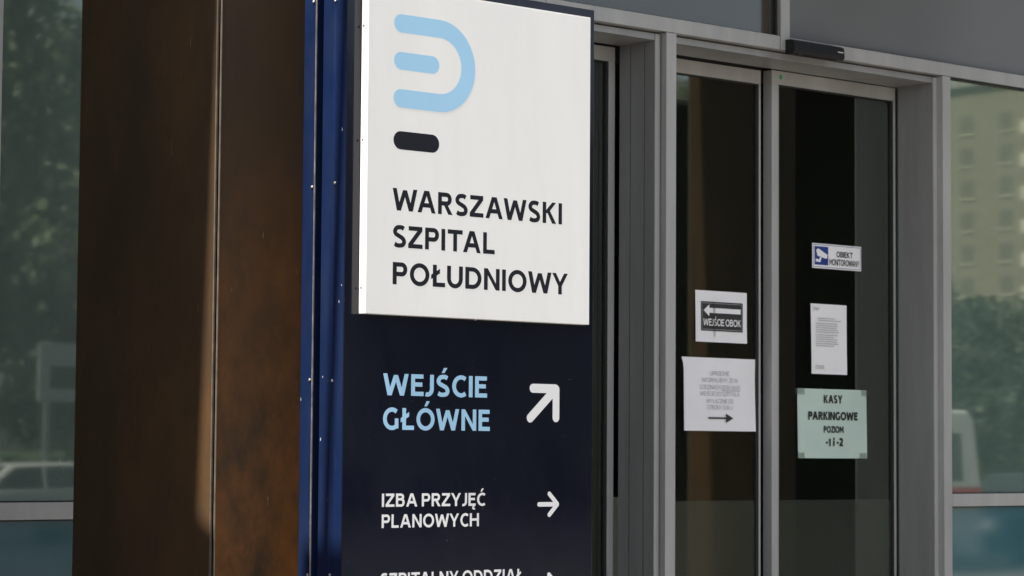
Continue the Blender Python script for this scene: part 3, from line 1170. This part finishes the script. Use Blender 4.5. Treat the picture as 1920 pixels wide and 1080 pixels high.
# ================================================================ across the road (seen mirrored in the glass)
def tree_mesh(name, mat, seed, H, rad, n=5200, base=.28, leaf=.16):
    r = random.Random(seed)
    mb = MB()
    blobs = []
    for k in range(26):
        a = r.random() * 6.283
        t = r.random()
        zz = H * (base + (1 - base) * t)
        env = rad * math.sin(math.pi * min(1, .18 + .8 * t)) ** .7
        d = env * math.sqrt(r.random()) * .85
        blobs.append((Vector((math.cos(a) * d, math.sin(a) * d, zz)), rad * r.uniform(.22, .42)))
    for k in range(n):
        c, br = r.choice(blobs)
        v = Vector((r.gauss(0, 1), r.gauss(0, 1), r.gauss(0, .8))).normalized() * br * r.random() ** .4
        p = c + v
        a = Vector((r.gauss(0, 1), r.gauss(0, 1), r.gauss(0, 1))).normalized()
        b = a.orthogonal().normalized()
        s = leaf * r.uniform(.6, 1.3)
        mb.face([p - a * s, p + b * s * .55, p + a * s, p - b * s * .55])
    return mb


def make_tree(loc, label, seed, H, rad, group='trees across the road', mat='leaf', base=.2, leaf=.15, n=14000, name='tree'):
    t = thing(name, label, 'tree', loc, group)
    mb = MB()
    r = random.Random(seed)
    top = H * .8
    mb.tube([(0, 0, -.1), (.05, .02, H * .2), (.1, -.05, H * .5), (.05, 0, top)], [.2, .16, .10, .03], n=9)
    for k in range(6):
        a = k * 1.05 + r.random()
        z0 = H * r.uniform(.25, .5)
        mb.tube([(.05, 0, z0), (math.cos(a) * rad * .4, math.sin(a) * rad * .4, z0 + H * .15), (math.cos(a) * rad * .7, math.sin(a) * rad * .7, z0 + H * .26)], [.07, .05, .02], n=6)
    for i, v in enumerate(mb.v):
        mb.v[i] = (v[0] + loc[0], v[1] + loc[1], v[2] + loc[2])
    mb.build('trunk', M['bark'], t, smooth=True)
    cm = tree_mesh('crown', mat, seed, H, rad, n, base, leaf)
    for i, v in enumerate(cm.v):
        cm.v[i] = (v[0] + loc[0], v[1] + loc[1], v[2] + loc[2])
    cm.build('crown', M[mat], t, fix=False)
    return t


specs = [((27.2, -36.5, -.13), 'tall leafy tree directly behind the white hatchback, mirrored in the left window', 11, 12.6, 4.6),
         ((33.5, -38.0, -.13), 'broad leafy tree to the right of the white hatchback', 12, 12.0, 4.6),
         ((20.5, -38.0, -.13), 'leafy tree at the left end of the row across the road', 13, 11.9, 4.4),
         ((31.0, -44.5, -.13), 'tall leafy tree standing behind the front row across the road', 14, 13.5, 5.0),
         ((39.5, -37.0, -.13), 'tall tree third to the right of the white hatchback', 21, 11.0, 4.3),
         ((45.0, -38.5, -.13), 'tall rounded tree fourth to the right of the white hatchback', 22, 10.2, 4.3),
         ((50.5, -37.5, -.13), 'tall tree with a ragged top left of the street lamp', 23, 11.6, 4.2),
         ((61.0, -37.5, -.13), 'small round tree nearest the street lamp, mirrored in the right window', 15, 6.8, 3.4),
         ((65.8, -38.0, -.13), 'low bushy tree in the middle of three, mirrored in the right window', 16, 6.4, 3.6),
         ((71.0, -37.5, -.13), 'low bushy tree at the right end of the row across the road', 17, 6.9, 3.6)]
for loc, lab, sd_, H, rad in specs:
    make_tree(loc, lab, sd_, H, rad, mat='leaf' if loc[0] < 60 else 'leaf2')


# parked cars
def side_y(z, hw):
    return hw * (1 - .22 * max(0, (z - .85) / .65))


def make_car(label, loc, paint, prof, L, hw, glass_side, glass_ends, wheels, group='vehicles parked across the road', van=False):
    c = thing('parked_van' if van else 'parked_car', label, 'van' if van else 'car', loc, group)
    X, Y, Z = loc
    mb = MB()
    n = len(prof)
    mid = []
    b = len(mb.v)
    sy = (lambda z: hw * (1 - .08 * max(0, (z - 1.0) / 1.2))) if van else (lambda z: side_y(z, hw))
    for sgn in (-1, 1):
        mb.v += [(X + x, Y + sgn * sy(z), Z + z) for x, z in prof]
    mb.f.append([b + i for i in range(n)])
    mb.f.append([b + n + i for i in range(n)][::-1])
    for i in range(n):
        j = (i + 1) % n
        mb.f.append([b + i, b + n + i, b + n + j, b + j])
    mb.mats = [None]
    mb.mi = [0] * len(mb.f)
    bd = mb.build('body', M[paint], c)
    mod = bd.modifiers.new('bevel', 'BEVEL')
    mod.width = .05
    mod.segments = 3
    mod.limit_method = 'ANGLE'
    for poly in glass_side:
        g = MB()
        for sgn in (-1, 1):
            g.face([(X + x, Y + sgn * (sy(z) + .006), Z + z) for x, z in poly])
        g.build('side_window', M['dkglass'], c, fix=False)
    for (xa, za), (xb, zb) in glass_ends:
        g = MB()
        nx, nz = -(zb - za), (xb - xa)
        ln = math.hypot(nx, nz)
        sg = 1 if nz > 0 else -1
        ox, oz = nx / ln * .008 * sg, nz / ln * .008 * sg
        g.face([(X + xa + ox, Y - sy(za) * .9, Z + za + oz), (X + xb + ox, Y - sy(zb) * .88, Z + zb + oz), (X + xb + ox, Y + sy(zb) * .88, Z + zb + oz), (X + xa + ox, Y + sy(za) * .9, Z + za + oz)])
        g.build('windscreen', M['dkglass'], c, fix=False)
    for wx in wheels:
        for sgn in (-1, 1):
            wt = MB()
            yc = Y + sgn * (hw - .10)
            wt.tube([(X + wx, yc - .11, Z + .32), (X + wx, yc - .08, Z + .32), (X + wx, yc + .08, Z + .32), (X + wx, yc + .11, Z + .32)], [.28, .32, .32, .28], n=24)
            wo_ = wt.build('wheel', M['tyre'], c)
            rm = MB()
            rm.tube([(X + wx, yc - .115, Z + .32), (X + wx, yc + .115, Z + .32)], .19, n=20)
            rm.build('rim', M['rim'], wo_)
    for sx, mname, mm in ((-1, 'headlight', 'lamp'), (1, 'tail_light', 'red')):
        xe = prof[0][0] if sx < 0 else max(p[0] for p in prof)
        xe = min(p[0] for p in prof) if sx < 0 else xe
        for sgn in (-1, 1):
            h = MB()
            h.box(X + xe - .02 if sx < 0 else X + xe - .06, X + xe + .06 if sx < 0 else X + xe + .02, Y + sgn * hw * .72 - .14, Y + sgn * hw * .72 + .14, Z + .62, Z + .76, ch=.015)
            h.build(mname, M[mm], c)
    return c


car_p = [(-2.1, .30), (-2.12, .62), (-1.95, .80), (-1.05, .95), (-.35, 1.42), (.95, 1.46), (1.55, 1.05), (2.05, .98), (2.12, .62), (2.08, .30)]
car_side = [[(-.85, .98), (-.27, 1.36), (.25, 1.39), (.25, .99)], [(.31, .99), (.31, 1.39), (.92, 1.39), (1.36, 1.04)]]
car_ends = [((-1.0, .985), (-.40, 1.385)), ((1.0, 1.425), (1.5, 1.085))]
ZR = -.126
make_car('white parked hatchback across the road, mirrored in the left window', (22.6, -26.2, ZR), 'carw', car_p, 4.2, .86, car_side, car_ends, (-1.32, 1.3))
make_car('silver parked car left of the white hatchback across the road', (16.9, -26.4, ZR), 'cars', car_p, 4.2, .86, car_side, car_ends, (-1.32, 1.3))
make_car('dark parked car beside the white and red van across the road', (31.2, -9.9, ZR), 'card', car_p, 4.2, .88, car_side, car_ends, (-1.32, 1.3))
van_p = [(-2.5, .32), (-2.55, .85), (-2.35, 1.05), (-1.75, 1.25), (-1.15, 2.15), (-.9, 2.28), (2.3, 2.32), (2.42, 2.2), (2.5, 1.2), (2.5, .32)]
vn = make_car('white van with a red and yellow side stripe, mirrored in the right window', (24.9, -8.9, ZR), 'carw', van_p, 5, .95,
              [[(-1.62, 1.28), (-1.1, 2.0), (-.45, 2.0), (-.45, 1.28)], [(1.1, 1.35), (1.1, 2.0), (2.1, 2.0), (2.1, 1.35)]], [((-1.72, 1.32), (-1.18, 2.1))], (-1.65, 1.6), van=True)
g = MB()
for za, zb, mt in ((1.0, 1.12, 'yellow'), (1.13, 1.27, 'red')):
    for sgn in (-1, 1):
        g.face([(24.9 - 2.2, -8.9 + sgn * (.95 + .012), ZR + za), (24.9 + 2.46, -8.9 + sgn * (.95 + .012), ZR + za), (24.9 + 2.46, -8.9 + sgn * (.95 * .985 + .012), ZR + zb), (24.9 - 2.2, -8.9 + sgn * (.95 * .985 + .012), ZR + zb)], mt)
g.build('stripe', M['red'], vn, fix=False)

# pale notice board on posts, and a street lamp
nb = thing('notice_board', 'pale roadside board on two posts behind the white hatchback', 'board', (25.8, -29.5, ZR))
part('post', M['steel'], nb, (25.2, 25.3, -29.55, -29.45, ZR, 3.7))
part('post', M['steel'], nb, (26.4, 26.5, -29.55, -29.45, ZR, 3.7))
part('board', M['light_line'], nb, (25.0, 26.7, -29.44, -29.38, 2.5, 3.65), ch=.01)
part('picture', M['black_print'], nb, (25.25, 26.4, -29.379, -29.375, 2.75, 3.2))
lp = thing('street_lamp', 'slim grey street lamp beyond the dark car across the road', 'street lamp', (36.5, -13.2, ZR))
mb = MB()
mb.tube([(36.5, -13.2, ZR), (36.5, -13.2, 1.2), (36.5, -13.2, 5.6), (36.4, -12.9, 5.95), (36.2, -12.2, 6.05)], [.09, .06, .05, .045, .04], n=12)
mb.build('pole', M['steel'], lp, smooth=True)
mb = MB()
mb.box(36.08, 36.28, -12.35, -11.7, 5.98, 6.1, ch=.03)
mb.build('lamp_head', M['steel'], lp)
# hedge along the far kerb
hm = tree_mesh('hedge', 'leaf2', 5, 1, 1, 10)
hm = MB()
r = random.Random(9)
for k in range(9000):
    x = r.uniform(5, 75)
    y = -35.3 + r.gauss(0, .35)
    z = ZR + 1.5 * r.random() ** .6
    a = Vector((r.gauss(0, 1), r.gauss(0, 1), r.gauss(0, 1))).normalized()
    b = a.orthogonal().normalized()
    s = .10 * r.uniform(.6, 1.3)
    p = Vector((x, y, z))
    hm.face([p - a * s, p + b * s * .6, p + a * s, p - b * s * .6])
hm.box(5, 75, -35.5, -35.1, ZR, 1.15)
tag(hm.build('hedge', M['leaf2'], fix=False), 'long clipped hedge along the far side of the road', 'hedge')


# apartment blocks far off
def block(name, label, x0, x1, y0, y1, H, mat):
    b_ = thing(name, label, 'building', ((x0 + x1) / 2, (y0 + y1) / 2, 0), 'apartment blocks far across the road')
    part('wall', M[mat], b_, (x0, x1, y0, y1, -.1, H))
    part('roof', M['conc'], b_, (x0 - .5, x1 + .5, y0 - .5, y1 + .5, H + .001, H + .6))
    fl = int((H - 1) / 2.6)
    wm = MB()
    wm.box(x0 - .03, x0 - .002, y1 - 4.2, y1 - 2.9, 1.2, 2.65)
    w0 = wm.build('window', M['far_pane'], b_)
    sl = MB()
    sl.box(x0 - .12, x0 - .031, y1 - 4.3, y1 - 2.8, 1.08, 1.199)
    sl.build('sill', M['render2'], w0)
    base = Vector(w0.location)
    for f in range(fl):
        for k in range(8):
            if f == 0 and k == 0:
                continue
            c = copy_tree(w0, b_)
            c.location = base + Vector((0, -k * 3.9, f * 2.6))
    for f in range(1, fl):
        zz = 1.2 + f * 2.6 - .6
        part('balcony', M['render2'], b_, (x0 - 1.2, x0 - .001, y1 - 9, y1 - 5.5, zz, zz + .15), (x0 - 1.2, x0 - 1.1, y1 - 9, y1 - 5.5, zz + .151, zz + 1.05))
    return b_


block('apartment_block', 'tall beige apartment block far across the road, mirrored in the right window', 158, 178, -132, -99, 31.0, 'render')
